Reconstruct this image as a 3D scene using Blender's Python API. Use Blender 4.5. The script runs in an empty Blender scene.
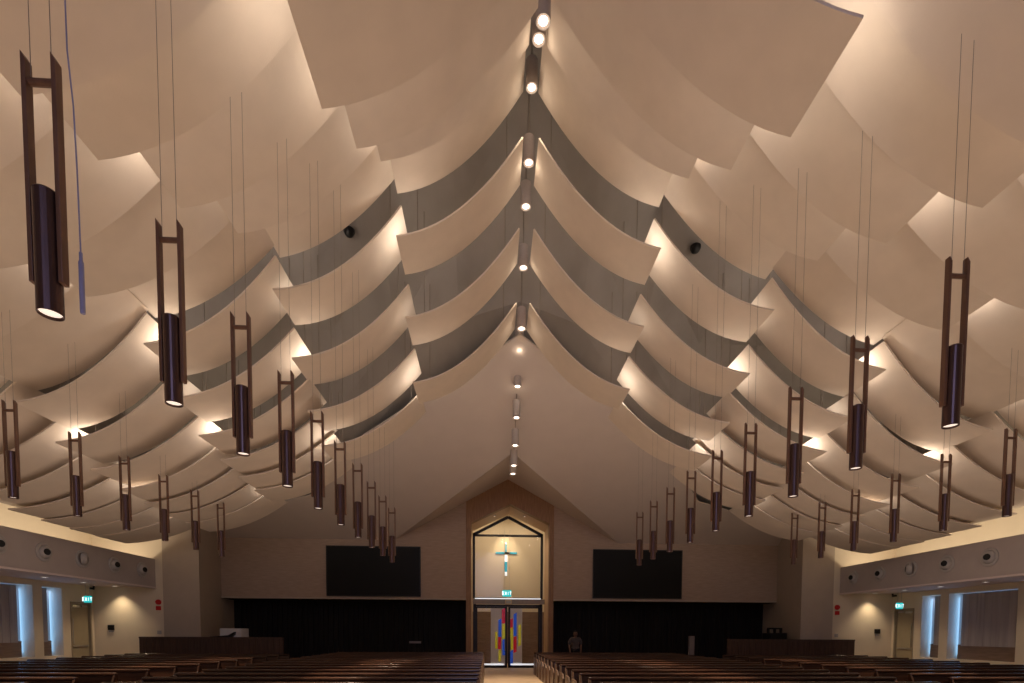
import bpy, bmesh, math, random
from mathutils import Vector, Matrix
random.seed(7)
C = bpy.context.scene.collection
H = 1.53                      # camera height above the floor
PI = math.pi

# ------------------------------------------------------------------ materials
def mat(name, col, rough=.7, spec=.3, noise=0, scale=8, stretch=(1, 1, 1), bump=0, bscale=40, metal=0, emit=None, estr=0, trans=0, alpha=1, ior=1.45):
    m = bpy.data.materials.new(name); m.use_nodes = True
    nt = m.node_tree; b = nt.nodes['Principled BSDF']
    b.inputs['Base Color'].default_value = (*col, 1)
    b.inputs['Roughness'].default_value = rough
    b.inputs['Specular IOR Level'].default_value = spec
    b.inputs['Metallic'].default_value = metal
    b.inputs['Transmission Weight'].default_value = trans
    b.inputs['IOR'].default_value = ior
    b.inputs['Alpha'].default_value = alpha
    if emit:
        b.inputs['Emission Color'].default_value = (*emit, 1); b.inputs['Emission Strength'].default_value = estr
    if noise or bump:
        tc = nt.nodes.new('ShaderNodeTexCoord'); mp = nt.nodes.new('ShaderNodeMapping')
        mp.inputs['Scale'].default_value = stretch
        nt.links.new(tc.outputs['Object'], mp.inputs['Vector'])
        n = nt.nodes.new('ShaderNodeTexNoise'); n.inputs['Scale'].default_value = scale; n.inputs['Detail'].default_value = 5
        nt.links.new(mp.outputs['Vector'], n.inputs['Vector'])
        if noise:
            r = nt.nodes.new('ShaderNodeValToRGB')
            r.color_ramp.elements[0].position = .3; r.color_ramp.elements[1].position = .7
            r.color_ramp.elements[0].color = (*[c * (1 - noise) for c in col], 1)
            r.color_ramp.elements[1].color = (*[min(1, c * (1 + noise)) for c in col], 1)
            nt.links.new(n.outputs['Fac'], r.inputs['Fac']); nt.links.new(r.outputs['Color'], b.inputs['Base Color'])
        if bump:
            n2 = nt.nodes.new('ShaderNodeTexNoise'); n2.inputs['Scale'].default_value = bscale; n2.inputs['Detail'].default_value = 3
            nt.links.new(mp.outputs['Vector'], n2.inputs['Vector'])
            bp = nt.nodes.new('ShaderNodeBump'); bp.inputs['Strength'].default_value = bump; bp.inputs['Distance'].default_value = .02
            nt.links.new(n2.outputs['Fac'], bp.inputs['Height']); nt.links.new(bp.outputs['Normal'], b.inputs['Normal'])
    return m

M = dict(
    sail=mat('sail_fabric', (.72, .62, .52), .9, .1, .03, 3, bump=.05, bscale=60),
    roof=mat('roof_grey_board', (.31, .28, .255), .9, .1, .08, 2, (1, .2, 1), bump=.1, bscale=30),
    hip=mat('smooth_plaster', (.60, .51, .45), .9, .1, .02, 2, bump=.04, bscale=50),
    wall=mat('cream_plaster', (.74, .64, .50), .85, .15, .02, 3, bump=.05, bscale=60),
    wallback=mat('taupe_wood_panel', (.42, .31, .24), .75, .2, .10, 3, (1, 1, 9), bump=.1, bscale=20),
    column=mat('taupe_plaster', (.46, .38, .31), .8, .2, .03, 3, bump=.05, bscale=60),
    grey=mat('grey_fascia_paint', (.44, .37, .34), .7, .2, .03, 3, bump=.04, bscale=60),
    soffit=mat('soffit_plaster', (.66, .55, .52), .8, .2, .02, 4),
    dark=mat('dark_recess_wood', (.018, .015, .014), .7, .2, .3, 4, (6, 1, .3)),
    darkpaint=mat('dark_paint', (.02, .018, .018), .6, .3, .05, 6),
    screen=mat('screen_black', (.007, .006, .006), .45, .2, .1, 30),
    wood=mat('portal_walnut', (.30, .165, .085), .45, .35, .22, 4, (9, 9, .6), bump=.08, bscale=20),
    oak=mat('portal_oak', (.60, .42, .27), .5, .3, .10, 4, (6, 6, .6)),
    pew=mat('pew_mahogany', (.055, .024, .014), .2, .5, .3, 4, (.5, 8, 8), bump=.03, bscale=20),
    pewend=mat('pew_end_wood', (.15, .085, .05), .35, .45, .2, 4, (6, 6, .8)),
    cushion=mat('pew_cushion', (.035, .016, .016), .9, .1, .1, 30, bump=.2, bscale=120),
    floor=mat('floor_tile', (.56, .40, .26), .4, .35, .08, 2, bump=.02, bscale=10),
    bronze=mat('bronze_tube', (.10, .058, .052), .30, .6, .15, 10, (4, 4, .4), metal=.75),
    rail=mat('bronze_rail', (.15, .075, .045), .42, .5, .15, 10, (4, 4, .4), metal=.15),
    wire=mat('steel_wire', (.22, .18, .15), .5, .5, .05, 30),
    black=mat('black_metal', (.012, .011, .011), .4, .4, .1, 30),
    lampwhite=mat('lamp_cylinder_grey', (.40, .34, .31), .6, .3, .04, 20),
    lens=mat('lamp_lens', (1, .95, .88), .3, .3, emit=(1, .90, .80), estr=3.5),
    lens2=mat('tube_lens', (.9, .85, .8), .3, .3, emit=(1, .85, .72), estr=.8),
    glass=mat('clear_glass', (.9, .93, .95), .02, .5, trans=1, ior=1.2),
    frost=mat('frosted_glass', (.85, .84, .84), .45, .5, .05, 5, (12, 1, .3), trans=.35),
    red=mat('red_glass', (.55, .012, .025), .2, .5, .15, 20, emit=(.6, .01, .03), estr=.18),
    blue=mat('blue_glass', (.02, .10, .62), .2, .5, .15, 20, emit=(.02, .12, .7), estr=.22),
    yellow=mat('yellow_glass', (.68, .60, .03), .2, .5, .15, 20, emit=(.6, .55, .03), estr=.18),
    skyglass=mat('sky_window_pane', (.3, .5, .9), .3, .5, .05, 1, emit=(.22, .50, 1), estr=.9),
    teal=mat('teal_glass', (.05, .34, .45), .2, .5, .3, 18, emit=(.06, .40, .55), estr=.45),
    milk=mat('milk_glass', (.9, .92, .95), .2, .5, .02, 18, emit=(.9, .95, 1), estr=.75),
    exit=mat('exit_sign_green', (.02, .5, .48), .4, .3, .02, 5, emit=(.02, .55, .56), estr=.8),
    exittxt=mat('exit_sign_white', (.9, 1, 1), .4, .3, .01, 5, emit=(.85, 1, 1), estr=1.3),
    blind=mat('blind_fabric', (.42, .38, .39), .85, .1, .12, 2, (5, 5, .2), bump=.1, bscale=20),
    doorpaint=mat('door_olive_paint', (.36, .30, .20), .5, .35, .03, 8),
    doorframe=mat('door_frame_paint', (.33, .27, .19), .5, .35, .03, 8),
    steel=mat('brushed_steel', (.5, .48, .45), .3, .5, .05, 40, metal=.9),
    nozzle=mat('jet_nozzle_grey', (.42, .38, .36), .5, .4, .03, 20),
    extred=mat('alarm_red', (.55, .02, .02), .4, .4, .03, 20),
    white=mat('white_enamel', (.75, .73, .72), .4, .4, .03, 20),
    cable=mat('cable_blue_grey', (.26, .26, .42), .5, .4, .03, 20),
    skin=mat('skin', (.22, .12, .08), .6, .3, .05, 20),
    shirt=mat('dark_shirt', (.10, .085, .085), .85, .1, .2, 30, bump=.2, bscale=20),
    trousers=mat('dark_trousers', (.02, .02, .025), .9, .1, .1, 20),
    hair=mat('black_hair', (.008, .007, .007), .6, .3, .2, 60),
    ltgrey=mat('light_grey_panel', (.26, .22, .22), .6, .2, .04, 8),
    lower=mat('lower_wall_panel', (.24, .16, .12), .6, .3, .15, 3, (1, 1, 8)),
    partition=mat('partition_wood', (.085, .048, .034), .5, .3, .25, 3, (9, 9, .5)),
)

# ------------------------------------------------------------------ mesh helpers
def bx(bm, x0, x1, y0, y1, z0, z1):
    v = [bm.verts.new(p) for p in ((x0, y0, z0), (x1, y0, z0), (x1, y1, z0), (x0, y1, z0), (x0, y0, z1), (x1, y0, z1), (x1, y1, z1), (x0, y1, z1))]
    for f in ((0, 3, 2, 1), (4, 5, 6, 7), (0, 1, 5, 4), (1, 2, 6, 5), (2, 3, 7, 6), (3, 0, 4, 7)):
        bm.faces.new([v[i] for i in f])

def lathe(bm, prof, n=20, axis='z', at=(0, 0, 0), cap=True):
    """prof: list of (radius, height); revolved about the axis"""
    rings = []
    for r, h in prof:
        ring = []
        for i in range(n):
            a = 2 * PI * i / n; c, s = math.cos(a) * r, math.sin(a) * r
            p = (c, s, h) if axis == 'z' else ((h, c, s) if axis == 'x' else (c, h, s))
            ring.append(bm.verts.new((p[0] + at[0], p[1] + at[1], p[2] + at[2])))
        rings.append(ring)
    for a, b in zip(rings, rings[1:]):
        for i in range(n):
            bm.faces.new((a[i], a[(i + 1) % n], b[(i + 1) % n], b[i]))
    if cap:
        bm.faces.new(rings[0][::-1]); bm.faces.new(rings[-1])

def tube(bm, p, q, r, n=6):
    p, q = Vector(p), Vector(q); d = (q - p).normalized()
    u = d.orthogonal().normalized(); w = d.cross(u)
    A = [bm.verts.new(p + (u * math.cos(2 * PI * i / n) + w * math.sin(2 * PI * i / n)) * r) for i in range(n)]
    B = [bm.verts.new(q + (u * math.cos(2 * PI * i / n) + w * math.sin(2 * PI * i / n)) * r) for i in range(n)]
    for i in range(n):
        bm.faces.new((A[i], A[(i + 1) % n], B[(i + 1) % n], B[i]))
    bm.faces.new(A[::-1]); bm.faces.new(B)

def prism(bm, pts, y0, y1, swap=None):
    """outline pts (x,z) extruded in y; swap='x' reads pts as (y,z) extruded in x"""
    f = (lambda a, b, t: (a, t, b)) if swap is None else (lambda a, b, t: (t, a, b))
    A = [bm.verts.new(f(a, b, y0)) for a, b in pts]; B = [bm.verts.new(f(a, b, y1)) for a, b in pts]
    n = len(pts)
    bm.faces.new(A); bm.faces.new(B[::-1])
    for i in range(n):
        bm.faces.new((A[i], B[i], B[(i + 1) % n], A[(i + 1) % n]))

def poly(bm, pts):
    bm.faces.new([bm.verts.new(p) for p in pts])

def obj(name, bm, m, parent=None, smooth=False, bevel=0, solid=0, recalc=True):
    if recalc: bmesh.ops.recalc_face_normals(bm, faces=bm.faces)
    me = bpy.data.meshes.new(name); bm.to_mesh(me); bm.free()
    me.materials.append(m if not isinstance(m, str) else M[m])
    if smooth:
        for p in me.polygons: p.use_smooth = True
    o = bpy.data.objects.new(name, me); C.objects.link(o)
    if parent: o.parent = parent
    if bevel:
        b = o.modifiers.new('bevel', 'BEVEL'); b.width = bevel; b.segments = 2; b.limit_method = 'ANGLE'
    if smooth:
        e = o.modifiers.new('edge', 'EDGE_SPLIT'); e.split_angle = .6
    if solid:
        s = o.modifiers.new('solid', 'SOLIDIFY'); s.thickness = abs(solid); s.offset = 1 if solid > 0 else -1
    return o

def box(name, m, x0, x1, y0, y1, z0, z1, parent=None, bevel=0):
    bm = bmesh.new(); bx(bm, min(x0, x1), max(x0, x1), y0, y1, z0, z1); return obj(name, bm, m, parent, bevel=bevel)

def tag(o, label, cat, group=None, kind=None):
    if label: o['label'] = label
    if cat: o['category'] = cat
    if group: o['group'] = group
    if kind: o['kind'] = kind
    return o

def thing(name, loc, label, cat, group=None, rz=0):
    o = bpy.data.objects.new(name, None); o.empty_display_size = .2; C.objects.link(o)
    o.location = loc; o.rotation_euler = (0, 0, rz)
    return tag(o, label, cat, group)

def struct(o, label=None):
    o['kind'] = 'structure'
    if label: o['label'] = label
    return o

def dup(root, loc, label, rz=None):
    r = root.copy(); C.objects.link(r); r.location = loc; r['label'] = label
    if rz is not None: r.rotation_euler = (0, 0, rz)
    for ch in list(root.children):
        if ch.type == 'LIGHT': continue
        c = ch.copy(); C.objects.link(c); c.parent = r
        for g in list(ch.children):
            d = g.copy(); C.objects.link(d); d.parent = c
    return r

WARM = (1, .74, .50)
def spot(loc, power, angle, blend=.5, col=WARM, r=.05, rot=(0, 0, 0)):
    l = bpy.data.lights.new('spot_light', 'SPOT'); l.energy = power; l.spot_size = math.radians(angle); l.spot_blend = blend
    l.color = col; l.shadow_soft_size = r
    o = bpy.data.objects.new('spot_light', l); C.objects.link(o); o.location = loc; o.rotation_euler = rot; return o
def area(loc, rot, sx, sy, power, col=WARM, spread=PI):
    l = bpy.data.lights.new('area_light', 'AREA'); l.shape = 'RECTANGLE'; l.size = sx; l.size_y = sy; l.energy = power; l.color = col; l.spread = spread
    o = bpy.data.objects.new('area_light', l); C.objects.link(o); o.location = loc; o.rotation_euler = rot; return o
def point(loc, power, col=WARM, r=.06):
    l = bpy.data.lights.new('point_light', 'POINT'); l.energy = power; l.color = col; l.shadow_soft_size = r
    o = bpy.data.objects.new('point_light', l); C.objects.link(o); o.location = loc; return o

ORD = ['first', 'second', 'third', 'fourth', 'fifth', 'sixth', 'seventh', 'eighth', 'ninth', 'tenth', 'eleventh', 'twelfth', 'thirteenth', 'fourteenth', 'fifteenth', 'sixteenth', 'seventeenth', 'eighteenth']

# ------------------------------------------------------------------ room shell
YB = 20.7; YF = -7.0; XW = 13.85; YE = 17.8
struct(box('floor', 'floor', -15.2, 15.2, YF, 27.2, -.2, 0))

ZPK = 6.75 + H - .1
WT = 3.65 + H                 # wall head line
BH = 1.345 + H                # underside of the upper back wall
# upper back wall with the portal cut out
for s, nm in ((-1, 'wall_back_left'), (1, 'wall_back_right')):
    bm = bmesh.new()
    xi = 1.66 if s < 0 else 1.86
    zi = 6.1 + H - (6.1 - 3.65) / 4.5 * xi
    prism(bm, [(s * xi, BH), (s * 11.4, BH), (s * 11.4, WT), (s * 4.5, WT), (s * xi, zi)], YB, YB + .25)
    struct(obj(nm, bm, 'wallback'))
    # pale sill trim under the upper wall
    struct(box('trim_%d' % (1 if s < 0 else 2), 'column', s * xi, s * 11.35, YB - .03, YB + .25, BH - .06, BH - .002))
    # dark recess below
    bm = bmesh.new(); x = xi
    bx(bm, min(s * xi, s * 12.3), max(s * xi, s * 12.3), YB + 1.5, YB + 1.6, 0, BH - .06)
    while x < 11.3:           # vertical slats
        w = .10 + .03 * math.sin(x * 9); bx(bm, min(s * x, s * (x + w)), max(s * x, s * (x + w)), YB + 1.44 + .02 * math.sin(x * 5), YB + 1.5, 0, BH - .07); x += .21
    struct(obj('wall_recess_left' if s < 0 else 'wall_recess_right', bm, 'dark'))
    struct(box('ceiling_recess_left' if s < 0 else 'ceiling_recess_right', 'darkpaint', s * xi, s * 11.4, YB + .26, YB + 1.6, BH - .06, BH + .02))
    # side pier with a slightly splayed inner face
    bm = bmesh.new()
    v = [(s * 10.42, YE), (s * 11.6, YE), (s * 11.6, YB + 2.0), (s * 11.5, YB + 2.0), (s * 11.25, YB + .3)]
    A = [bm.verts.new((*p, 0)) for p in v]; B = [bm.verts.new((*p, 6.6)) for p in v]
    bm.faces.new(A); bm.faces.new(B[::-1])
    for i in range(5): bm.faces.new((A[i], B[i], B[(i + 1) % 5], A[(i + 1) % 5]))
    struct(obj('wall_pier_left' if s < 0 else 'wall_pier_right', bm, 'column'))
    # end wall beside the pier
    struct(box('wall_end_left' if s < 0 else 'wall_end_right', 'wall', s * 11.602, s * 14.9, YE + .02, YE + .3, 0, 6.4))

for s, nm in ((-1, 'left'), (1, 'right')):
    struct(box('wall_attic_' + nm, 'roof', s * 1.9, s * 12.5, YB + .02, YB + .2, WT - .05, 10))
struct(box('wall_attic_middle', 'roof', -1.9, 1.9, YB + .31, YB + .4, ZPK, 10))
# front wall behind the camera with the tall altar window
bm = bmesh.new()
bx(bm, -15, -2.4, YF - .3, YF, 0, 13); bx(bm, .7, 15, YF - .3, YF, 0, 13); bx(bm, -2.4, .7, YF - .3, YF, 0, 3.6); bx(bm, -2.4, .7, YF - .3, YF, 9.4, 13)
struct(obj('wall_front', bm, 'wall'))
w = struct(box('window_9', 'skyglass', -2.4, .7, YF - .2, YF - .15, 3.6, 9.4))

# roof above the sails
def ridge(y):                  # height of the roof ridge above the camera plane
    pts = [(-8, 9.6), (3, 8.4), (5.5, 8.6), (9.9, 11.0), (12.9, 8.1), (16.3, 7.3), (20.9, 6.9)]
    for (a, za), (b, zb) in zip(pts, pts[1:]):
        if y <= b: return za + (zb - za) * (y - a) / (b - a)
    return pts[-1][1]
def roofz(x, y):
    x = abs(x); r = ridge(y)
    side = 4.6 - .085 * max(0, y - 8)
    t = x / 11.9
    z = r + (side - r) * (t if r > side else t)
    if x > 11.9: z = side - (x - 11.9) * .1
    return z + H
def hipz(x, y):
    return 3.65 + .45 * (YB - y) + H
ys = [YF, -3, 0, 3, 5, 7, 9, 10.25, 11.5, 12.9, 14.5, 16.3, 18.5, 20.75]
xs = [0, 1.5, 3, 4.5, 6.7, 8.9, 11.1, 11.9, 14.9]
for s, nm in ((-1, 'ceiling_left'), (1, 'ceiling_right')):
    bm = bmesh.new(); G = [[bm.verts.new((s * x, y, max(roofz(x, y), hipz(x, y) + .12) if y > 12.7 and x < 11.5 else roofz(x, y))) for x in xs] for y in ys]
    for i in range(len(ys) - 1):
        for j in range(len(xs) - 1):
            bm.faces.new((G[i][j], G[i][j + 1], G[i + 1][j + 1], G[i + 1][j]))
    o = struct(obj(nm, bm, 'roof')); 
    md = o.modifiers.new('solid', 'SOLIDIFY'); md.thickness = .1; md.offset = 0
# smooth plaster slope running down to the back wall, with the little gable cut in it
def sloped(nm, tris, m='hip'):
    bm = bmesh.new()
    for t in tris: poly(bm, t)
    bmesh.ops.remove_doubles(bm, verts=bm.verts, dist=.001)
    o = struct(obj(nm, bm, m)); md = o.modifiers.new('solid', 'SOLIDIFY'); md.thickness = .05; md.offset = 0; return o
YC = 16.28; ZR = 5.64 + H; ZP = 6.1 + H
for s, nm in ((-1, 'left'), (1, 'right')):
    hz = lambda x, y: (s * x, y, hipz(x, y))
    sloped('ceiling_slope_' + nm, [[hz(0, 12.75), hz(4.5, 15.8), (s * 4.5, YC, hipz(4.5, YC)), (0, YC, ZR)],
                                  [(0, YC, ZR), (s * 4.5, YC, hipz(4.5, YC)), (s * 4.5, YB, WT)],
                                  [(s * 4.5, YC, hipz(4.5, YC)), hz(4.5, 15.8), hz(6.8, 18.3), hz(9, 19.0), hz(11.6, 19.5), (s * 11.6, YB, WT), (s * 4.5, YB, WT)]])
    sloped('ceiling_gable_' + nm, [[(0, YC, ZR), (0, YB, ZP), (s * 4.5, YB, WT)]], 'hip')

# ------------------------------------------------------------------ side walls, bulkheads, windows
BZ0, BZ1 = 1.45 + H, 2.375 + H
def zr(z): return z + H
WIN = [(15.86, 16.56), (13.42, 15.55), (11.0, 13.1), (8.6, 10.7)]     # window openings along the side wall (y range)
WTOP, WSILL = zr(1.29), zr(-.78)
DY = (16.86, 17.70); DTOP = zr(.90)
wn = 1; dn = 3
for s, nm in ((-1, 'left'), (1, 'right')):
    bm = bmesh.new()
    x0, x1 = sorted((s * XW, s * (XW + .62)))
    # solid wall pieces around the openings
    cuts = sorted([(a, b, WSILL, WTOP) for a, b in WIN] + [(DY[0], DY[1], 0, DTOP)])
    y = YF - .3
    for a, b, z0, z1 in cuts:
        bx(bm, x0, x1, y, a, 0, 7.5)
        if z0 > 0: bx(bm, x0, x1, a, b, 0, z0)
        bx(bm, x0, x1, a, b, z1, 7.5)
        y = b
    bx(bm, x0, x1, y, 18.1, 0, 7.5)
    struct(obj('wall_' + nm, bm, 'wall'))
    # bulkhead with soffit
    bm = bmesh.new()
    xa, xb = sorted((s * 11.84, s * (11.84 + .12)))
    bx(bm, xa, xb, YF, YE + .018, BZ0, BZ1)
    fas = struct(obj('trim_bulkhead_' + nm, bm, 'grey'))
    xa, xb = sorted((s * 11.962, s * (XW - .002)))
    struct(box('ceiling_soffit_' + nm, 'soffit', xa, xb, YF, YE + .018, BZ0 + .002, BZ0 + .10))
    struct(box('trim_edge_' + nm, 'soffit', s * 11.80, s * 11.96, YF, YE - .01, BZ0 - .05, BZ0 - .001))
    # windows: pane outside, blind hanging inside the reveal, lower panel
    for a, b in WIN:
        xi = s * (XW + .50)
        gw = .11
        win = box('window_%d' % wn, 'skyglass', s * (XW + .56), s * (XW + .58), a, b, WSILL, WTOP)
        struct(win)
        bl = bmesh.new(); yy = a + .02; k = 0
        while yy < b - gw - .12:
            xo = .012 * (k % 2); p0, p1 = sorted((s * (XW + .27 + xo), s * (XW + .28 + xo))); bx(bl, p0, p1, yy, min(yy + .125, b - gw), WSILL + .42, WTOP - .02); yy += .12; k += 1
        blo = obj('blind', bl, 'blind', win)
        fr = bmesh.new()
        for q0, q1, r0, r1 in ((a, b, WSILL, WSILL + .06), (a, b, WTOP - .05, WTOP), (a, a + .05, WSILL, WTOP), (b - .05, b, WSILL, WTOP)):
            p0, p1 = sorted((s * (XW + .50), s * (XW + .555))); bx(fr, p0, p1, q0, q1, r0, r1)
        obj('window_frame', fr, 'doorframe', win)
        box('lower_panel', 'lower', s * (XW + .30), s * (XW + .34), a, b - gw * .6, WSILL, WSILL + .46, win)
        l = area((s * (XW + .38), b - .06, (WSILL + WTOP) / 2), (0, s * math.radians(90), 0), WTOP - WSILL - .2, .12, 2.6, (.22, .52, 1))
        l = area((s * (XW + .42), (a + b) / 2, WTOP - .03), (0, 0, 0), .2, b - a - .2, 1.2, (.45, .6, 1))
        wn += 1
    # exit door in the side wall
    d = thing('door_%d' % dn, (s * XW, (DY[0] + DY[1]) / 2, 0), None, None); d['kind'] = 'structure'; dn += 1
    hw = (DY[1] - DY[0]) / 2
    def lx(a, b): return sorted((s * a, s * b))
    p = lx(.06, .11); lf = bmesh.new(); bx(lf, p[0], p[1], -hw + .055, hw - .055, .01, DTOP - .06); leaf = obj('door_leaf', lf, 'doorpaint', d, bevel=.004)
    fr = bmesh.new(); p = lx(-.02, .14)
    bx(fr, p[0], p[1], -hw + .001, -hw + .05, 0, DTOP - .002); bx(fr, p[0], p[1], hw - .05, hw - .001, 0, DTOP - .002); bx(fr, p[0], p[1], -hw + .05, hw - .05, DTOP - .055, DTOP - .002)
    obj('door_frame', fr, 'doorframe', d)
    p = lx(.02, .06); cl = bmesh.new(); bx(cl, p[0], p[1], -.28, -.02, DTOP - .17, DTOP - .10); bx(cl, p[0] , p[1], .08, .30, DTOP - .15, DTOP - .09); obj('door_closer', cl, 'steel', d)
    p = lx(.03, .06); kb = bmesh.new(); bx(kb, p[0], p[1], -hw + .1, hw - .1, 1.0, 1.05); obj('push_bar', kb, 'steel', d)
    bp = bmesh.new(); tube(bp, (s * .05, -hw + .16, 1.1), (s * .05, -hw + .16, 1.9), .012); obj('panic_rod', bp, 'steel', d)
    # upper end piece of the bulkhead cove: continuous light strip lying on the ledge
    area((s * 12.7, 5.5, BZ0 + .4), (PI, 0, 0), .5, 24, 330, (1, .82, .58))

# nozzles on the bulkheads
def nozzle(s, y, tilt, label):
    t = thing('jet_nozzle', (s * 11.84, y, zr(1.944)), label, 'air vent', 'round air jets along the bulkheads')
    bm = bmesh.new(); n = -s
    lathe(bm, [(.235, 0), (.235, .025 * n), (.215, .04 * n), (.17, .035 * n), (.165, .012 * n)], 28, 'x', cap=False)
    obj('outer_ring', bm, 'nozzle', t, smooth=True)
    bm = bmesh.new()
    prof = [(.166, .0), (.160, .05), (.14, .09), (.110, .122), (.082, .134), (.078, .118)]
    lathe(bm, [(r, h * n) for r, h in prof], 24, 'x', cap=False)
    b = obj('nozzle_ball', bm, 'nozzle', t, smooth=True); b.rotation_euler = (0, .0, tilt)
    bm = bmesh.new(); lathe(bm, [(.080, .130 * n), (.074, .125 * n)], 20, 'x')
    m = obj('nozzle_mouth', bm, 'black', b)
    return t
YV = [12.308 + 1.21 * i for i in range(5)]
desc = ['nearest to the camera in view', 'second in view counting from the camera', 'middle one of the five in view', 'second from the far end', 'at the far end beside the pier']
tl = [.3, .3, -.5, .3, .3]
for s, nm in ((-1, 'left'), (1, 'right')):
    for i, y in enumerate(YV):
        nozzle(s, y, s * tl[i], 'round grey air jet nozzle on the %s bulkhead, %s' % (nm, desc[i]))

# soffit downlights, alarm bits, exit signs
for s, nm in ((-1, 'left'), (1, 'right')):
    for i, y in enumerate((17.5, 16.2, 14.85, 13.45, 12.15)):
        t = thing('recessed_downlight', (s * 12.92, y, BZ0), 'small round recessed downlight in the %s soffit, %s from the far end' % (nm, ORD[i]), 'downlight', 'soffit downlights')
        bm = bmesh.new(); lathe(bm, [(.085, .0), (.085, -.012), (.062, -.012), (.058, 0)], 20, cap=False); obj('trim_ring', bm, 'white', t)
        bm = bmesh.new(); lathe(bm, [(.058, -.004), (.058, -.001)], 18); obj('lens', bm, 'lens', t)
        spot((s * 12.92, y, BZ0 - .03), 22 if i else 60, 100, .9, (1, .78, .50), .04)
    # red alarm bell pair and small boxes on the end wall
    sx = s * 11.76
    bm = bmesh.new(); lathe(bm, [(.09, 0), (.09, -.04), (.07, -.075), (.02, -.08)], 20, 'y', (sx, YE + .02, zr(.95)))
    a = obj('fire_alarm_bell', bm, 'extred', smooth=True); tag(a, 'round red fire alarm bell high on the %s end wall' % nm, 'alarm')
    a = box('fire_call_point', 'extred', sx - .075, sx + .075, YE - .03, YE + .021, zr(.68), zr(.82), bevel=.01); tag(a, 'square red fire call box under the bell on the %s end wall' % nm, 'alarm')
    a = box('socket_plate', 'nozzle', sx - .06, sx + .06, YE - .01, YE + .021, zr(-.12), zr(0), bevel=.005)
    tag(a, 'small grey socket plate low on the %s end wall near the pier' % nm, 'socket')
    px = s * 13.3
    t = thing('card_reader', (px, YE + .02, zr(.08)), 'dark square card reader on the lit %s end wall' % nm, 'card reader')
    box('reader_body', 'black', -.10, .10, -.04, .001, -.07, .10, t, bevel=.01); box('label_plate', 'nozzle', -.07, .07, -.03, .001, -.14, -.08, t)
    t = thing('security_camera', (s * 13.72, YE - .12, BZ0), 'small dark security camera in the %s soffit corner' % nm, 'camera')
    bm = bmesh.new(); lathe(bm, [(.03, -.001), (.03, -.05)], 12); obj('mount', bm, 'black', t)
    bm = bmesh.new(); lathe(bm, [(.035, -.16), (.035, 0)], 12, 'y', (0, 0, -.085)); obj('camera_body', bm, 'black', t)

FONT = {'E': [(0, 0, 1, 7), (0, 0, 4, 1), (0, 3, 3, 4), (0, 6, 4, 7)], 'I': [(1.5, 0, 2.5, 7)], 'T': [(0, 6, 4, 7), (1.5, 0, 2.5, 7)]}
def letters(bm, text, h, y0, y1, cx, cz):
    u = h / 7; tot = len(text) * 5 * u - u; x = cx - tot / 2
    for ch in text:
        if ch == 'X':
            for a, b in (((0, 0), (4, 7)), ((4, 0), (0, 7))):
                (ax, az), (bx_, bz) = a, b
                prism(bm, [(x + (ax - .0 if ax == 0 else ax - 1) * u, cz - h / 2 + az * u), (x + (ax + 1 if ax == 0 else ax) * u, cz - h / 2 + az * u),
                           (x + (bx_ if bx_ == 4 else bx_ + 1) * u, cz - h / 2 + bz * u), (x + (bx_ - 1 if bx_ == 4 else bx_) * u, cz - h / 2 + bz * u)], y0, y1)
        else:
            for a, b, c, d in FONT[ch]: bx(bm, x + a * u, x + c * u, y0, y1, cz - h / 2 + b * u, cz - h / 2 + d * u)
        x += 5 * u
def exit_sign(loc, w, h, label, up, rz=0):
    t = thing('exit_sign', loc, label, 'exit sign', 'green exit signs', rz)
    box('sign_panel', 'exit', -w / 2, w / 2, -.02, .02, -h / 2, h / 2, t, bevel=.006)
    bm = bmesh.new(); letters(bm, 'EXIT', h * .5, -.026, -.0205, 0, 0); obj('lettering', bm, 'exittxt', t)
    bm = bmesh.new()
    for x in (-w * .3, w * .3): tube(bm, (x, 0, h / 2), (x, 0, up), .008)
    obj('hanger', bm, 'steel', t)
    return t
exit_sign((13.3, 16.85, zr(.97)), .22, .21, 'green EXIT sign hanging before the right side door', BZ0 - zr(.97))
exit_sign((-13.3, 16.85, zr(.97)), .22, .21, 'green EXIT sign hanging before the left side door', BZ0 - zr(.97))

# ------------------------------------------------------------------ portal, glazed entrance and foyer
PZ = lambda z: z + H
CX = .1
# walnut surround flush with the wall, gabled head, opening cut out
bm = bmesh.new()
op = [(-1.45, 0), (-1.45, PZ(4.35)), (.10, PZ(5.10)), (1.67, PZ(4.35)), (1.67, 0)]
zo = lambda x: ZP - (6.1 - 3.65) / 4.5 * abs(x)
out = [(-1.655, 0), (-1.655, zo(-1.655)), (0, ZP), (1.855, zo(1.855)), (1.855, 0)]
for i in range(4):
    q = [out[i], out[i + 1], op[i + 1], op[i]]
    prism(bm, q, YB - .06, YB + .30)
struct(obj('trim_portal', bm, 'wood'))
# oak lined reveal
bm = bmesh.new(); YG = 21.9
for i in range(4):
    (ax, az), (bx2, bz) = op[i], op[i + 1]
    nx, nz = (bz - az), -(bx2 - ax); L = math.hypot(nx, nz); nx, nz = -nx / L * .05, -nz / L * .05
    prism(bm, [(ax, az), (bx2, bz), (bx2 + nx, bz + nz), (ax + nx, az + nz)], YB + .302, YG + .5)
struct(obj('wall_portal_reveal', bm, 'oak'))
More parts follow.
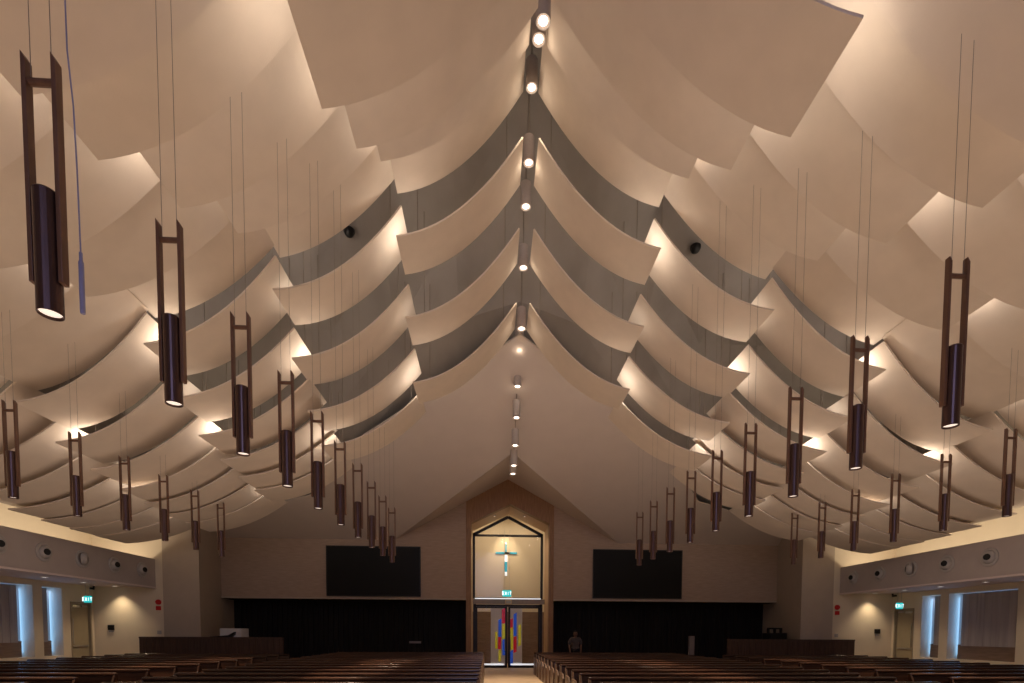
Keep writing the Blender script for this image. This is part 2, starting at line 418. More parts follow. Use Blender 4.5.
# black frame with panes
fr = thing('door_1', (CX - .04, YG, 0), None, None); fr['kind'] = 'structure'
fr['label'] = 'tall glazed entrance in a black gabled frame'
bm = bmesh.new(); t_ = .075; hw = 1.44
def fbar(x0, z0, x1, z1, w=.075, d=.06):
    L = math.hypot(x1 - x0, z1 - z0); nx, nz = -(z1 - z0) / L * w / 2, (x1 - x0) / L * w / 2
    prism(bm, [(x0 - nx, z0 - nz), (x1 - nx, z1 - nz), (x1 + nx, z1 + nz), (x0 + nx, z0 + nz)], -d, d)
fbar(-hw, PZ(1.42), -hw, PZ(4.16), .10); fbar(hw, PZ(1.42), hw, PZ(4.16), .10)
fbar(-hw - .03, PZ(4.10), 0, PZ(4.86), .11); fbar(0, PZ(4.86), hw + .03, PZ(4.10), .11); fbar(-hw, PZ(4.08), hw, PZ(4.08), .08); fbar(-hw, PZ(1.44), hw, PZ(1.44), .06)
obj('upper_frame', bm, 'black', fr)
bm = bmesh.new(); bx(bm, -hw - .05, hw + .13, -.10, .10, PZ(1.20), PZ(1.40)); obj('lintel', bm, 'ltgrey', fr, bevel=.005)
bm = bmesh.new(); bx(bm, -hw + .04, hw - .04, -.09, -.065, PZ(1.405), PZ(1.445)); obj('light_strip', bm, 'milk', fr)
bm = bmesh.new(); prism(bm, [(-hw + .05, PZ(1.48)), (hw - .05, PZ(1.48)), (hw - .05, PZ(4.04)), (-hw + .05, PZ(4.04))], -.008, .008); obj('upper_pane', bm, 'glass', fr)
bm = bmesh.new(); prism(bm, [(-hw + .12, PZ(4.13)), (hw - .12, PZ(4.13)), (0, PZ(4.75))], -.008, .008); obj('gable_pane', bm, 'glass', fr)
bm = bmesh.new(); fbar(-hw + .03, 0, -hw + .03, PZ(1.19), .12); fbar(hw - .02, 0, hw - .02, PZ(1.19), .12); fbar(-hw, PZ(1.13), hw, PZ(1.13), .09); obj('door_surround', bm, 'black', fr)
for s in (-1, 1):
    x0, x1 = (-hw + .09, -.035) if s < 0 else (.035, hw - .08)
    bm = bmesh.new(); 
    fbar(x0 + .03, .02, x0 + .03, PZ(1.08), .06 if s < 0 else .09, .03); fbar(x1 - .03, .02, x1 - .03, PZ(1.08), .09 if s < 0 else .06, .03); fbar(x0, .06, x1, .06, .10, .03); fbar(x0, PZ(1.05), x1, PZ(1.05), .06, .03)
    lf = obj('door_leaf', bm, 'black', fr)
    bm = bmesh.new(); bx(bm, x0 + .06, x1 - .07, -.006, .006, .11, PZ(1.02)); obj('glass_panel', bm, 'glass', lf)
    bm = bmesh.new(); xa, xb = (-.72, -.085) if s < 0 else (.085, .62); bx(bm, xa, xb, -.012, -.0065, .11, PZ(1.02)); obj('frosted_panel', bm, 'frost', lf)
    bm = bmesh.new(); bx(bm, x0 + .10, (x1 - .12) if s > 0 else x1 - .12, -.035, -.012, .125, .19); obj('kick_plate', bm, 'milk', lf)
    bm = bmesh.new(); tube(bm, (s * .12, -.07, .75), (s * .12, -.07, 1.25), .014, 8); tube(bm, (s * .12, -.07, .8), (s * .12, -.0065, .8), .01); tube(bm, (s * .12, -.07, 1.2), (s * .12, -.0065, 1.2), .01); obj('door_handle', bm, 'steel', lf)
    # stained glass stripes (x in photo-measured offsets from the centre post, z from floor)
    k = 7.59 * 512 * .8 / .8 / 21.9
    def zx(v): return (367 - v) / 0 if False else None
    sc = 512 / 21.9 * 7.59          # zoom pixels per metre
    def X(u): return (u - 370) / sc
    def Z(v): return max(.13, (574 - v) / sc)
    st = ([('yellow', 275, 293, 300, 428, 0), ('blue', 299, 322, 200, 338, 10), ('red', 297, 321, 338, 432, 0), ('yellow', 300, 320, 432, 520, -8), ('red', 325, 351, 112, 236, 22), ('yellow', 328, 351, 236, 352, -8), ('blue', 330, 353, 345, 476, 8)] if s < 0 else
          [('red', 384, 409, 196, 275, -10), ('yellow', 388, 412, 262, 434, 8), ('blue', 388, 411, 434, 552, -18), ('blue', 414, 438, 152, 330, 16), ('red', 414, 438, 330, 450, -10), ('yellow', 450, 471, 240, 398, -12)])
    for c, u0, u1, v0, v1, sl in st:
        bm = bmesh.new(); e = sl / sc
        prism(bm, [(X(u0), Z(v1) + (e if e < 0 else 0) + .0), (X(u1), Z(v1)), (X(u1), Z(v0) - (0 if e > 0 else -e * 0)), (X(u0), Z(v0) - abs(e))], -.024, -.0125)
        g = obj('stained_glass_strip', bm, c, lf); g['label'] = c + ' stained glass strip'
exit_sign((-.0, YB + .5, PZ(1.60)), .36, .27, 'green EXIT sign above the glazed entrance doors', 2.6)
t = thing('door_controller', (.08, YG - .16, PZ(1.30)), 'small beige sensor box on the lintel above the entrance doors', 'sensor')
box('sensor_body', 'oak', -.14, .14, -.05, .055, -.13, .07, t, bevel=.01); box('sensor_window', 'nozzle', -.10, .10, -.06, -.051, -.09, .03, t)
for s in (-1, 1):
    rx, rz_ = CX + s * .62, PZ(4.80)
    t = thing('portal_downlight', (rx, 21.35, rz_), 'small downlight in the sloping head of the portal, %s side' % ('left' if s < 0 else 'right'), 'downlight')
    bm = bmesh.new(); lathe(bm, [(.05, -.03), (.05, .02)], 16); obj('lamp_ring', bm, 'nozzle', t)
    bm = bmesh.new(); lathe(bm, [(.036, -.034), (.036, -.0305)], 16); obj('lens', bm, 'lens2', t)
    spot((rx, 21.35, rz_ - .05), 110, 110, .7, WARM, .04)
# foyer
YY = 25.2
struct(box('wall_foyer_back', 'wall', -3.2, 3.4, YY, YY + .2, 0, 7.2))
struct(box('wall_foyer_left', 'wall', -3.2, -3.0, YG + .6, YY - .01, 0, 7.2))
struct(box('wall_foyer_right', 'wall', 3.2, 3.4, YG + .6, YY - .01, 0, 7.2))
struct(box('ceiling_foyer', 'wall', -3.2, 3.4, YG + .6, YY, 7.2, 7.4))
struct(box('wall_foyer_front', 'wall', -3.2, -1.52, YG + .5, YG + .59, 0, 7.2)); struct(box('wall_foyer_front_right', 'wall', 1.74, 3.4, YG + .5, YG + .59, 0, 7.2))
bm = bmesh.new(); prism(bm, [(-1.5, PZ(4.38)), (.10, PZ(5.15)), (1.72, PZ(4.38)), (1.72, 7.2), (-1.5, 7.2)], YG + .5, YG + .59); struct(obj('wall_foyer_gable', bm, 'wall'))
struct(box('trim_foyer_dado', 'lower', -2.98, 3.18, YY - .06, YY - .002, 0, PZ(1.0)))
t = thing('stained_glass_cross', (.08, YY, PZ(3.86)), 'teal and white glass cross on the lit foyer wall above the doors', 'cross')
for c, a in (('teal', (-.035, .035, .05, .42)), ('milk', (-.03, .03, .42, .50)), ('teal', (-.5, -.06, -.04, .035)), ('black', (-.06, .2, -.035, .035)), ('teal', (.2, .54, -.04, .04)), ('milk', (-.07, .07, -.42, -.10)), ('teal', (-.06, .06, -.92, -.42)), ('milk', (-.05, .05, -1.1, -.92))):
    box('cross_segment', c, a[0], a[1], -.05, -.001, a[2], a[3], t)  # teal and milk segments glow in place of light coming through the glass
spot((.05, YY - .8, 7.0), 170, 62, .8, (1, .76, .46), .06, (math.radians(18), 0, 0))
area((.1, 23.4, 7.0), (0, 0, 0), 3, 2.2, 75, (1, .78, .52))

# ------------------------------------------------------------------ fittings on the back wall
for s, nm in ((-1, 'left'), (1, 'right')):
    cx = s * 5.29
    t = thing('projection_screen', (cx, YB - .001, PZ(2.38)), 'large black screen on the back wall, %s of the entrance' % nm, 'screen', 'black wall screens')
    box('screen_panel', 'screen', -1.80, 1.80, -.07, -.03, -.955, .955, t)
    bm = bmesh.new()
    for q in ((-1.835, 1.835, .955, .985), (-1.835, 1.835, -.985, -.955), (-1.835, -1.80, -.985, .985), (1.80, 1.835, -.985, .985)): bx(bm, q[0], q[1], -.08, -.001, q[2], q[3])
    obj('screen_frame', bm, 'black', t)
    # low timber partition
    xa, xb = (s * 7.53, s * 12.1)
    t = thing('low_partition', ((xa + xb) / 2, 17.35, 0), 'low brown timber partition before the %s pier' % nm, 'partition', 'low partitions')
    hw2 = abs(xb - xa) / 2
    bm = bmesh.new(); x = -hw2
    while x < hw2 - .1:
        bx(bm, x + .004, min(x + .19, hw2), -.04, .04, .05, 1.28); x += .194
    obj('board_panel', bm, 'partition', t, bevel=.006)
    box('top_rail', 'partition', -hw2, hw2, -.06, .06, 1.28, 1.33, t, bevel=.008); box('base_rail', 'partition', -hw2, hw2, -.05, .05, 0, .05, t)
# equipment behind the partitions
t = thing('mixing_desk', (-9.9, 19.0, 0), 'white cabinet with a dark lid behind the left partition', 'cabinet')
box('cabinet_body', 'white', -.36, .38, -.3, .3, 0, 1.62, t, bevel=.02)
bm = bmesh.new(); prism(bm, [(-.62, 1.33), (.0, 1.38), (.22, 1.50), (.2, 1.40), (0, 1.2), (-.62, 1.2)], -.45, -.32); obj('desk_arm', bm, 'black', t)
t = thing('equipment_rack', (10.15, 19.0, 0), 'dark equipment rack behind the right partition', 'equipment')
bm = bmesh.new(); bx(bm, -.32, .32, -.3, .3, 0, 1.55); obj('rack_body', bm, 'black', t, bevel=.02)
bm = bmesh.new()
for x in (-.25, 0, .25): bx(bm, x - .03, x + .03, -.05, .05, 1.55, 1.72)
bx(bm, -.28, .28, -.04, .04, 1.69, 1.75); obj('rack_handle', bm, 'black', t)
t = thing('banner_stand', (7.0, 19.2, 0), 'narrow pale panel standing in the dark right recess', 'stand')
box('panel', 'ltgrey', -.10, .10, -.06, .06, .04, 1.42, t, bevel=.01); box('foot', 'black', -.18, .18, -.16, .16, 0, .04, t)
t = thing('music_stand', (-3.5, 19.4, 0), 'small dark music stand in the dark left recess', 'stand')
bm = bmesh.new(); tube(bm, (0, 0, .3), (0, 0, 1.15), .012); 
for a in (0, 2.1, 4.2): tube(bm, (0, 0, .35), (.25 * math.cos(a), .25 * math.sin(a), .012), .01)
obj('stand_pole', bm, 'black', t); box('stand_desk', 'ltgrey', -.22, .22, -.03, -.015, 1.10, 1.18, t)
t['label'] = 'small music stand with a grey ledge in the dark left recess'

# ------------------------------------------------------------------ pews
def pew_mesh(half):
    t = thing('church_pew', (0, 0, 0), 'x', 'pew', 'rows of wooden pews')
    # congregation faces the camera (-y); backrest rises behind the seat
    bm = bmesh.new(); bx(bm, -half, half, -.42, 0, .41, .45); obj('seat', bm, 'pew', t, bevel=.01)
    bm = bmesh.new(); bx(bm, -half + .05, half - .05, -.41, -.03, .45, .49); obj('seat_cushion', bm, 'cushion', t, bevel=.012)
    bm = bmesh.new(); prism(bm, [(.0, .30), (.03, .30), (.095, .76), (.065, .76)], -half, half, 'x'); obj('backrest', bm, 'pew', t)
    bm = bmesh.new(); bx(bm, -half - .02, half + .02, .035, .125, .735, .80); tr = obj('top_rail', bm, 'pew', t, bevel=.03, smooth=False); tr.modifiers['bevel'].segments = 4
    bm = bmesh.new(); bx(bm, -half, half, .096, .20, .60, .62); bx(bm, -half, half, .19, .205, .62, .67); obj('book_shelf', bm, 'pew', t)
    for s in (-1, 1):
        bm = bmesh.new(); prism(bm, [(-.42, 0), (.10, 0), (.10, .76), (.04, .76), (-.02, .62), (-.30, .60), (-.42, .50)], s * half - .02, s * half + .02, 'x')
        obj('end_panel', bm, 'pewend' if half > 2.6 else 'pew', t, bevel=.006)
    return t
blocks = [(-3.55, 2.63, 'inner left'), (3.55, 2.63, 'inner right'), (-9.75, 2.55, 'outer left'), (9.75, 2.55, 'outer right')]
protos = {}
PY = [18.6 - .86 * i for i in range(17)]
for bi, (cx, half, nm) in enumerate(blocks):
    if half not in protos: protos[half] = [pew_mesh(half), False]
    for i, y in enumerate(PY):
        if 'outer' in nm and i < 2: continue
        if y < 5.0: continue
        k = i if 'inner' in nm else i - 2
        lab = 'dark wooden pew in the %s block, %s row from the back wall' % (nm, ORD[k])
        e = protos[half]
        if not e[1]:
            e[0].location = (cx, y, 0); e[0]['label'] = lab; e[1] = True
        else: dup(e[0], (cx, y, 0), lab)

# ------------------------------------------------------------------ ceiling sails
COLX = [(.15, 2.43), (2.38, 4.60), (4.54, 6.84), (6.78, 9.05), (8.98, 11.45)]
NB = [[9.70, 10.70, 11.70], [9.80, 10.65, 11.50, 12.35]] + [[9.65 + .84 * i for i in range(n)] for n in (6, 7, 7)]
DEPTH = [.98, 1.05, 1.12, 1.20, 1.20]
ZB_ = [[7.13, 6.30, 5.50],
       [6.08, 5.33, 4.68, 4.25],
       [5.06, 4.50, 4.10, 3.88, 3.74, 3.66],
       [3.99, 3.60, 3.35, 3.17, 3.07, 3.0, 2.96],
       [3.12, 2.94, 2.80, 2.69, 2.63, 2.60, 2.58]]
DB_ = [[1.83, 1.83, 1.80], [1.78, 1.68, 1.52, 1.4], [1.6, 1.4, 1.25, 1.15, 1.1, 1.05, 1.0], [1.6, 1.42, 1.2, 1.1, 1.0, .95, .9, .85], [1.25, 1.1, 1.0, .9, .85, .8, .75, .7, .7]]
FAR_F = [9.85, 8.38, 6.88, 5.50, 4.65, 3.2]
ZF_ = [[8.00, 7.27, 6.11, 5.25],
       [6.88, 6.10, 5.28, 4.64, 4.40],
       [5.72, 5.07, 4.45, 3.95, 3.75],
       [4.34, 4.15, 3.70, 3.35],
       [3.40, 3.30, 3.05]]
DF_ = [[1.9, 1.85, 1.83, 1.83], [1.35, 1.55, 1.7, 1.75, 1.6], [1.2, 1.4, 1.5, 1.5, 1.4], [1.35, 1.35, 1.3, 1.3], [1.2, 1.2, 1.2]]
def prof(t): return .8 * (1 - (1 - t) ** 2.1) + .2 * t
SAILS = []
def sail(s, c, yn, yf, zo, lab, d, skew=0):
    xi, xo = COLX[c]
    nx, ny = 16, 4; bm = bmesh.new(); G = []
    for j in range(ny + 1):
        row = []
        for i in range(nx + 1):
            t = i / nx; v = j / ny
            row.append(bm.verts.new((s * (xi + (xo - xi) * t), yn + (yf - yn) * v + skew * (.5 - t), H + zo + d * (1 - prof(t)))))
        G.append(row)
    for j in range(ny):
        for i in range(nx): bm.faces.new((G[j][i], G[j][i + 1], G[j + 1][i + 1], G[j + 1][i]))
    o = obj('ceiling_sail', bm, 'sail', None, smooth=True)
    md = o.modifiers.new('solid', 'SOLIDIFY'); md.thickness = .03; md.offset = 0
    es = o.modifiers.new('edge', 'EDGE_SPLIT'); es.split_angle = .7
    tag(o, lab, 'ceiling panel', 'curved ceiling sails')
    SAILS.append((s, c, yn, yf, zo, d))
    # suspension rods up to the roof
    for t in (.12, .86):
        rb = bmesh.new(); x = xi + (xo - xi) * t; y = yn + (yf - yn) * .5; z0 = H + zo + d * (1 - prof(t)) + .015
        z1 = roofz(x, y) - .05
        if y > 12.9 and x < 11.5: z1 = max(z1, hipz(x, y) - .03)
        if z1 - z0 > .1:
            tube(rb, (s * x, y, z0), (s * x, y, z1), .008); obj('suspension_rod', rb, 'wire', o)
        else: rb.free()
    return o
cname = ['beside the ridge', 'in the second column from the ridge', 'in the third column from the ridge', 'in the fourth column from the ridge', 'in the outermost column']
for s, nm in ((-1, 'left'), (1, 'right')):
    for c in range(5):
        for r, z in enumerate(ZB_[c]):
            sail(s, c, NB[c][r], NB[c][r] + DEPTH[c], z, 'curved cream ceiling sail, %s side, %s column from ridge, %s row behind the peak' % (nm, ORD[c], ORD[r]), DB_[c][r], .3 if c == 1 else 0)
        for r, z in enumerate(ZF_[c]):
            sail(s, c, FAR_F[r] - (1.25, 1.25, 1.25, 1.05 if c == 0 else 1.25, 1.5)[r] - (.35 if r == 0 else 0), FAR_F[r], z, 'curved cream ceiling sail, %s side, %s column from ridge, %s row before the peak' % (nm, ORD[c], ORD[r]), DF_[c][r], -.3 if (r == 0 and c) else 0)
# hidden uplights mounted on the outer top edge of some sails wash the sail next to them
def sail_lamp(s, c, y, z, p):
    xo = COLX[c][1]
    point((s * (xo - .22), y, H + z + .24), p * .29, (1, .90, .79), .05)
for s in (-1, 1):
    for c, r, p in ((0, 0, 34), (0, 1, 8), (0, 2, 30), (1, 0, 10), (1, 1, 34), (1, 3, 34), (2, 0, 34), (2, 1, 8), (2, 2, 34), (2, 5, 30), (3, 1, 30), (3, 3, 30), (3, 5, 26)):
        sail_lamp(s, c, NB[c][r] + .55, ZB_[c][r], p)
    for c, r, p in ((0, 0, 8), (0, 1, 50), (0, 2, 30), (0, 3, 46), (1, 0, 70), (1, 2, 34), (1, 1, 6), (1, 3, 20), (1, 4, 30), (2, 0, 16), (2, 1, 40), (2, 2, 10), (2, 3, 30), (3, 0, 24), (3, 2, 30)):
        sail_lamp(s, c, FAR_F[r] - .55, ZF_[c][r], p)

def under(x, y):               # height at which a wire meets the ceiling above
    best = roofz(x, y)
    if y > 13.6: best = min(best, hipz(x, y)) - .03
    ax = abs(x)
    for s, c, yn, yf, zo, d in SAILS:
        xi, xo = COLX[c]
        if s * x > 0 and xi <= ax <= xo and yn <= y <= yf:
            best = min(best, H + zo + d * (1 - prof((ax - xi) / (xo - xi))) - .02)
    return best

# ------------------------------------------------------------------ ridge lights
RL = [(7.58, 8.56), (8.25, 9.05), (9.60, 9.71), (10.21, 8.96), (10.96, 8.75), (11.67, 8.02), (12.25, 7.05), (13.11, 7.11), (13.86, 6.49), (14.3, 5.86), (14.94, 5.34), (15.68, 5.01), (16.32, 4.96)]
for i, (y, z) in enumerate(RL):
    t = thing('ridge_downlight', (0, y, H + z), 'grey cylinder downlight hanging along the ridge, %s from the camera end' % ORD[i], 'ceiling lamp', 'ridge cylinder lights')
    bm = bmesh.new(); lathe(bm, [(.098, .03), (.105, 0), (.105, .46), (.02, .47)], 24, cap=False); obj('lamp_body', bm, 'lampwhite', t, smooth=True)
    bm = bmesh.new(); lathe(bm, [(.066, .012), (.066, .03)], 24); obj('lens', bm, 'lens', t)
    bm = bmesh.new(); lathe(bm, [(.066, .010), (.098, .004), (.098, .03), (.066, .03)], 24, cap=False); obj('reflector_ring', bm, 'lampwhite', t, smooth=True)
    top = (roofz(0, y) if y < 12.9 else (min(hipz(0, y), 9e9) if y < YC else ZR)) - (H + z)
    if top > .5:
        bm = bmesh.new(); tube(bm, (0, 0, .465), (0, 0, top), .012); obj('suspension_rod', bm, 'wire', t)
    spot((0, y, H + z - .01), 450, 46, .6, (1, .80, .58), .09)
    point((0, y, H + z - .10), 1.6, (1, .82, .62), .08)

# ------------------------------------------------------------------ pendants
def pendant_proto():
    t = thing('tube_pendant', (0, 0, 0), 'x', 'pendant lamp', 'bronze tube pendants')
    Ht = 1.412
    for s in (-1, 1):
        bm = bmesh.new(); x0, x1 = (s * .080 - .0125, s * .080 + .0125)
        v0 = [(x0, -.025, .17), (x1, -.025, .17), (x1, .025, .17), (x0, .025, .17)]
        v1 = [(x0, -.025, Ht), (x1, -.025, Ht - .04), (x1, .025, Ht - .04), (x0, .025, Ht)]
        A = [bm.verts.new(p) for p in v0]; B = [bm.verts.new(p) for p in v1]
        bm.faces.new(A[::-1]); bm.faces.new(B)
        for i in range(4): bm.faces.new((A[i], A[(i + 1) % 4], B[(i + 1) % 4], B[i]))
        obj('side_rail', bm, 'rail', t, bevel=.003)
    bm = bmesh.new(); tube(bm, (-.067, 0, Ht - .15), (.067, 0, Ht - .15), .02, 10); obj('cross_bar', bm, 'rail', t)
    bm = bmesh.new(); lathe(bm, [(.054, .02), (.061, .0), (.063, .004), (.063, .665), (.056, .675), (.052, .665)], 28, cap=False); tb = obj('lamp_tube', bm, 'bronze', t, smooth=False)
    bm = bmesh.new(); lathe(bm, [(.054, .016), (.054, .03)], 24); obj('lens', bm, 'lens2', t)
    bm = bmesh.new(); lathe(bm, [(.053, .60), (.053, .61)], 24); obj('upper_baffle', bm, 'black', t)
    return t
pp = pendant_proto(); first = True
def pendant(x, y, z, lab, up=1):
    global first
    if first: t = pp; t.location = (x, y, z); t['label'] = lab; first = False
    else:
        t = pp.copy(); C.objects.link(t); t.location = (x, y, z); t['label'] = lab
        for ch in list(pp.children):
            if ch.name.startswith('suspension'): continue
            c = ch.copy(); C.objects.link(c); c.parent = t
    top = under(x, y) - z
    for s in (-1, 1):
        bm = bmesh.new(); tube(bm, (s * .056, 0, 1.262 + .018), (s * .056, 0, top), .0022, 5); obj('suspension_wire', bm, 'wire', t)
    spot((x, y, z - .01), 420, 36, .6, (1, .80, .58), .05)
    return t
for i in range(10):
    y = 3.167 + 1.154 * i
    pendant(-3.253, y, zr(1.801), 'bronze tube pendant in the left inner row, %s from the camera' % ORD[i], 1)
    if i: pendant(3.253, y, zr(1.801), 'bronze tube pendant in the right inner row, %s from the camera' % ORD[i - 1], 1)
for i in range(6):
    y = 8.045 + 1.18 * i
    for s, nm in ((-1, 'left'), (1, 'right')):
        pendant(s * 7.737, y, zr(1.938), 'bronze tube pendant in the %s outer row, %s from the camera' % (nm, ORD[i]), .8)

# hanging microphone
t = thing('hanging_microphone', (-3.10, 3.2, zr(1.83)), 'slim pale blue microphone hanging on a thin cable beside the nearest left pendant', 'microphone')
bm = bmesh.new(); lathe(bm, [(.004, 0), (.012, .004), (.0135, .02), (.0135, .29), (.009, .30), (.009, .345), (.005, .35)], 14); obj('microphone_body', bm, 'cable', t, smooth=True)
bm = bmesh.new(); top = under(-3.13, 3.2) - zr(1.83); pts = [(0, 0, .345), (-.004, 0, .8), (-.012, 0, 1.15), (-.035, 0, 1.45), (-.045, 0, top)]
for a, b in zip(pts, pts[1:]): tube(bm, a, b, .004, 6)
obj('microphone_cable', bm, 'cable', t)

# dome speakers under the roof
for s, nm in ((-1, 'left'), (1, 'right')):
    x, y = 3.6, 11.0; z = roofz(x, y) - .05
    z = min(z, zr(8.75) + .1)
    t = thing('dome_speaker', (s * x, y, roofz(x, y) - .06), 'small black dome under the roof in the dark gap on the %s' % nm, 'speaker')
    h = roofz(x, y) - .06 - zr(8.1)
    bm = bmesh.new()
    if h > .1: tube(bm, (0, 0, 0), (0, 0, -h + .06), .012)
    lathe(bm, [(.11, -h + .06), (.11, -h + .02)], 20)
    obj('mount', bm, 'black', t)
    bm = bmesh.new(); lathe(bm, [(.10 * math.cos(a), -h + .02 - .10 * math.sin(a)) for a in [k * PI / 2 / 6 for k in range(6)]] + [(.004, -h - .08)], 20); obj('dome', bm, 'black', t, smooth=True)

# ------------------------------------------------------------------ person standing at the back
def person(x, y):
    t = thing('person', (x, y, 0), 'person in a dark shirt standing behind the last right pew, near the dark recess', 'person')
    P = dict(pelvis=(0, 0, .88), belly=(0, 0, 1.0), chest=(0, .01, 1.18), neck=(0, .0, 1.33), head0=(0, -.01, 1.40), head=(0, -.01, 1.48),
             shl=(-.17, 0, 1.28), ell=(-.235, .01, 1.05), wrl=(-.22, -.10, .86), hal=(-.215, -.13, .80), shr=(.17, 0, 1.28), elr=(.225, .02, 1.05), wrr=(.20, -.08, .86), har=(.195, -.11, .80),
             hil=(-.085, 0, .84), knl=(-.10, -.01, .46), anl=(-.10, .02, .08), tol=(-.11, -.15, .035), hir=(.085, 0, .84), knr=(.10, -.01, .46), anr=(.10, .02, .08), tor=(.11, -.15, .035))
    Rr = dict(pelvis=.14, belly=.13, chest=.15, neck=.055, head0=.06, head=.05, shl=.07, ell=.045, wrl=.03, hal=.03, shr=.07, elr=.045, wrr=.03, har=.03, hil=.09, knl=.06, anl=.042, tol=.035, hir=.09, knr=.06, anr=.042, tor=.035)
    E_ = [('pelvis', 'belly'), ('belly', 'chest'), ('chest', 'neck'), ('neck', 'head0'), ('head0', 'head'), ('chest', 'shl'), ('shl', 'ell'), ('ell', 'wrl'), ('wrl', 'hal'), ('chest', 'shr'), ('shr', 'elr'), ('elr', 'wrr'), ('wrr', 'har'),
          ('pelvis', 'hil'), ('hil', 'knl'), ('knl', 'anl'), ('anl', 'tol'), ('pelvis', 'hir'), ('hir', 'knr'), ('knr', 'anr'), ('anr', 'tor')]
    # five fingers on each hand
    for sd, h in ((-1, 'hal'), (1, 'har')):
        hp = Vector(P[h])
        for f, (dx, L) in enumerate(((-.026, .055), (-.009, .065), (.009, .062), (.025, .05))):
            a, b = h + 'f%d' % f, h + 'g%d' % f
            P[a] = tuple(hp + Vector((dx * .4, dx, -.035))); P[b] = tuple(hp + Vector((dx * .4, dx - .012, -.035 - L))); Rr[a] = .0095; Rr[b] = .007
            E_ += [(h, a), (a, b)]
        a = h + 't'; P[a] = tuple(hp + Vector((-sd * .02, -.045, -.03))); Rr[a] = .009; E_.append((h, a))
    names = list(P); me = bpy.data.meshes.new('body'); me.from_pydata([P[n] for n in names], [(names.index(a), names.index(b)) for a, b in E_], [])
    me.materials.append(M['skin'])
    o = bpy.data.objects.new('body', me); C.objects.link(o); o.parent = t
    sk = o.modifiers.new('skin', 'SKIN')
    for i, n in enumerate(names):
        r = Rr[n]; me.skin_vertices[0].data[i].radius = (r, r * (.72 if n in ('chest', 'belly', 'pelvis') else 1))
    me.skin_vertices[0].data[0].use_root = True
    o.modifiers.new('sub', 'SUBSURF').levels = 1; o.modifiers['sub'].render_levels = 1
    # head detail
    bm = bmesh.new(); bmesh.ops.create_uvsphere(bm, u_segments=18, v_segments=12, radius=1, matrix=Matrix.Translation((0, -.005, 1.475)) @ Matrix.Diagonal((.075, .092, .112, 1)))
    bmesh.ops.create_uvsphere(bm, u_segments=8, v_segments=6, radius=1, matrix=Matrix.Translation((0, -.10, 1.465)) @ Matrix.Diagonal((.013, .018, .022, 1)))
    for s in (-1, 1): bmesh.ops.create_uvsphere(bm, u_segments=8, v_segments=6, radius=1, matrix=Matrix.Translation((s * .077, .0, 1.47)) @ Matrix.Diagonal((.01, .02, .03, 1)))
    obj('head', bm, 'skin', t, smooth=True)
    bm = bmesh.new()
    for s in (-1, 1): bmesh.ops.create_uvsphere(bm, u_segments=8, v_segments=6, radius=.010, matrix=Matrix.Translation((s * .03, -.088, 1.49)))
    bx(bm, -.025, .025, -.094, -.086, 1.418, 1.428)
    obj('facial_features', bm, 'hair', t)
    bm = bmesh.new(); bmesh.ops.create_uvsphere(bm, u_segments=18, v_segments=12, radius=1, matrix=Matrix.Translation((0, .012, 1.50)) @ Matrix.Diagonal((.084, .098, .105, 1)))
    bmesh.ops.delete(bm, geom=[v for v in bm.verts if v.co.y < -.045 and v.co.z < 1.53 or v.co.z < 1.44], context='VERTS'); obj('hair', bm, 'hair', t, smooth=True)
    # shirt and trousers as shells that follow the body
    def shell(nm, keys, edges, grow, m):
        me = bpy.data.meshes.new(nm); me.from_pydata([P[k] if isinstance(k, str) else k[0] for k in keys], edges, []); me.materials.append(M[m])
        o = bpy.data.objects.new(nm, me); C.objects.link(o); o.parent = t; o.modifiers.new('skin', 'SKIN')
        for i, k in enumerate(keys):
            r = (Rr[k] if isinstance(k, str) else k[1]) + grow
            me.skin_vertices[0].data[i].radius = (r, r * (.74 if k in ('chest', 'belly', 'pelvis') else 1))
        me.skin_vertices[0].data[0].use_root = True; o.modifiers.new('sub', 'SUBSURF').levels = 1; o.modifiers['sub'].render_levels = 1
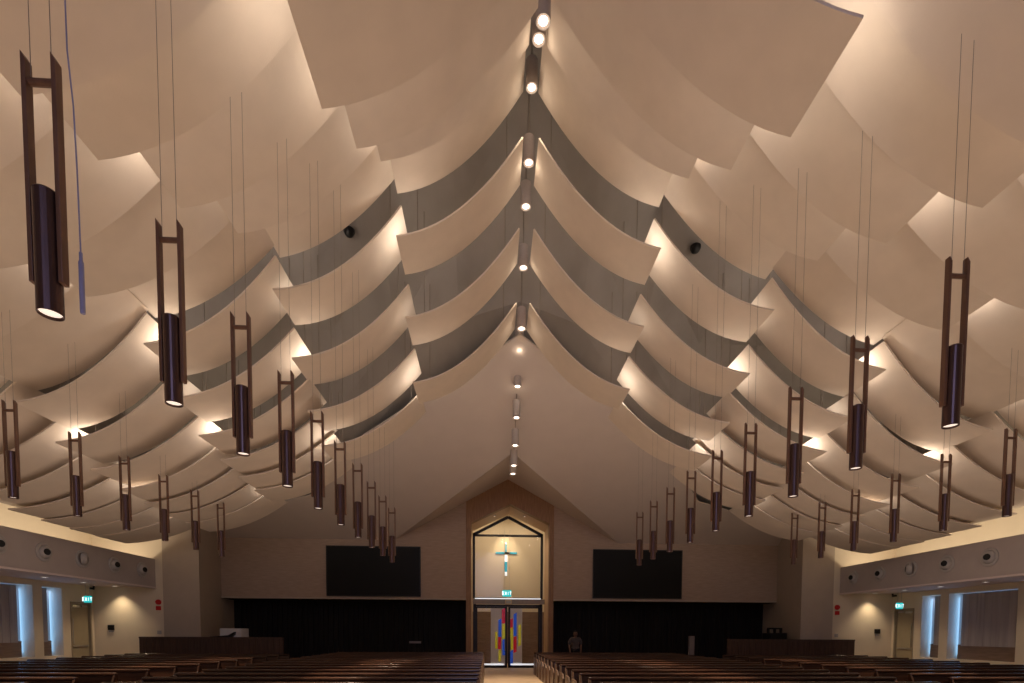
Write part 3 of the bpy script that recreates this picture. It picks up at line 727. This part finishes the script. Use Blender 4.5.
    shell('shirt', ['belly', 'chest', ((0, 0, 1.31), .06), 'shl', 'ell', 'shr', 'elr', ((0, 0, .86), .145)], [(0, 1), (1, 2), (1, 3), (3, 4), (1, 5), (5, 6), (0, 7)], .035, 'shirt')
    shell('trousers', ['pelvis', 'hil', 'knl', 'anl', 'hir', 'knr', 'anr'], [(0, 1), (1, 2), (2, 3), (0, 4), (4, 5), (5, 6)], .014, 'trousers')
person(2.57, 19.5)

# ------------------------------------------------------------------ daylight from the altar window behind the camera, added fill light
area((0, 6.5, .95), (PI, 0, 0), 21, 15, 445, (1, .75, .57))  # no lamp of the hall: wide upward fill standing in for floor bounce
area((-.85, YF + .02, 6.5), (math.radians(90), 0, 0), 3, 5.6, 170, (.48, .52, 1))
w = bpy.data.worlds.new('world'); bpy.context.scene.world = w; w.use_nodes = True
w.node_tree.nodes['Background'].inputs['Color'].default_value = (.35, .5, 1, 1); w.node_tree.nodes['Background'].inputs['Strength'].default_value = .3

# ------------------------------------------------------------------ camera
cd = bpy.data.cameras.new('camera'); cam = bpy.data.objects.new('camera', cd); C.objects.link(cam)
yaw, pitch, roll = 0.05588525877690736, -0.04847531815128644, 0.004803475439711959
cy_, sy = math.cos(yaw), math.sin(yaw); cp, sp = math.cos(pitch), math.sin(pitch)
fwd = Vector((sy * cp, cy_ * cp, sp)); right = Vector((cy_, -sy, 0)); up = right.cross(fwd)
c_, s_ = math.cos(roll), math.sin(roll)
r2 = right * c_ + up * s_; u2 = up * c_ - right * s_
cam.matrix_world = Matrix(((r2.x, u2.x, -fwd.x, -.7444), (r2.y, u2.y, -fwd.y, 0), (r2.z, u2.z, -fwd.z, H), (0, 0, 0, 1)))
cd.sensor_width = 36; cd.lens = 18; cd.shift_x = (512 - 517.3757) / 1024; cd.shift_y = (657.158 - 341.5) / 1024
cd.clip_start = .05; cd.clip_end = 200
sc_ = bpy.context.scene; sc_.camera = cam
vs = sc_.view_settings; vs.view_transform = 'Standard'; vs.look = 'None'; vs.gamma = 1; vs.use_curve_mapping = False; vs.exposure = 0
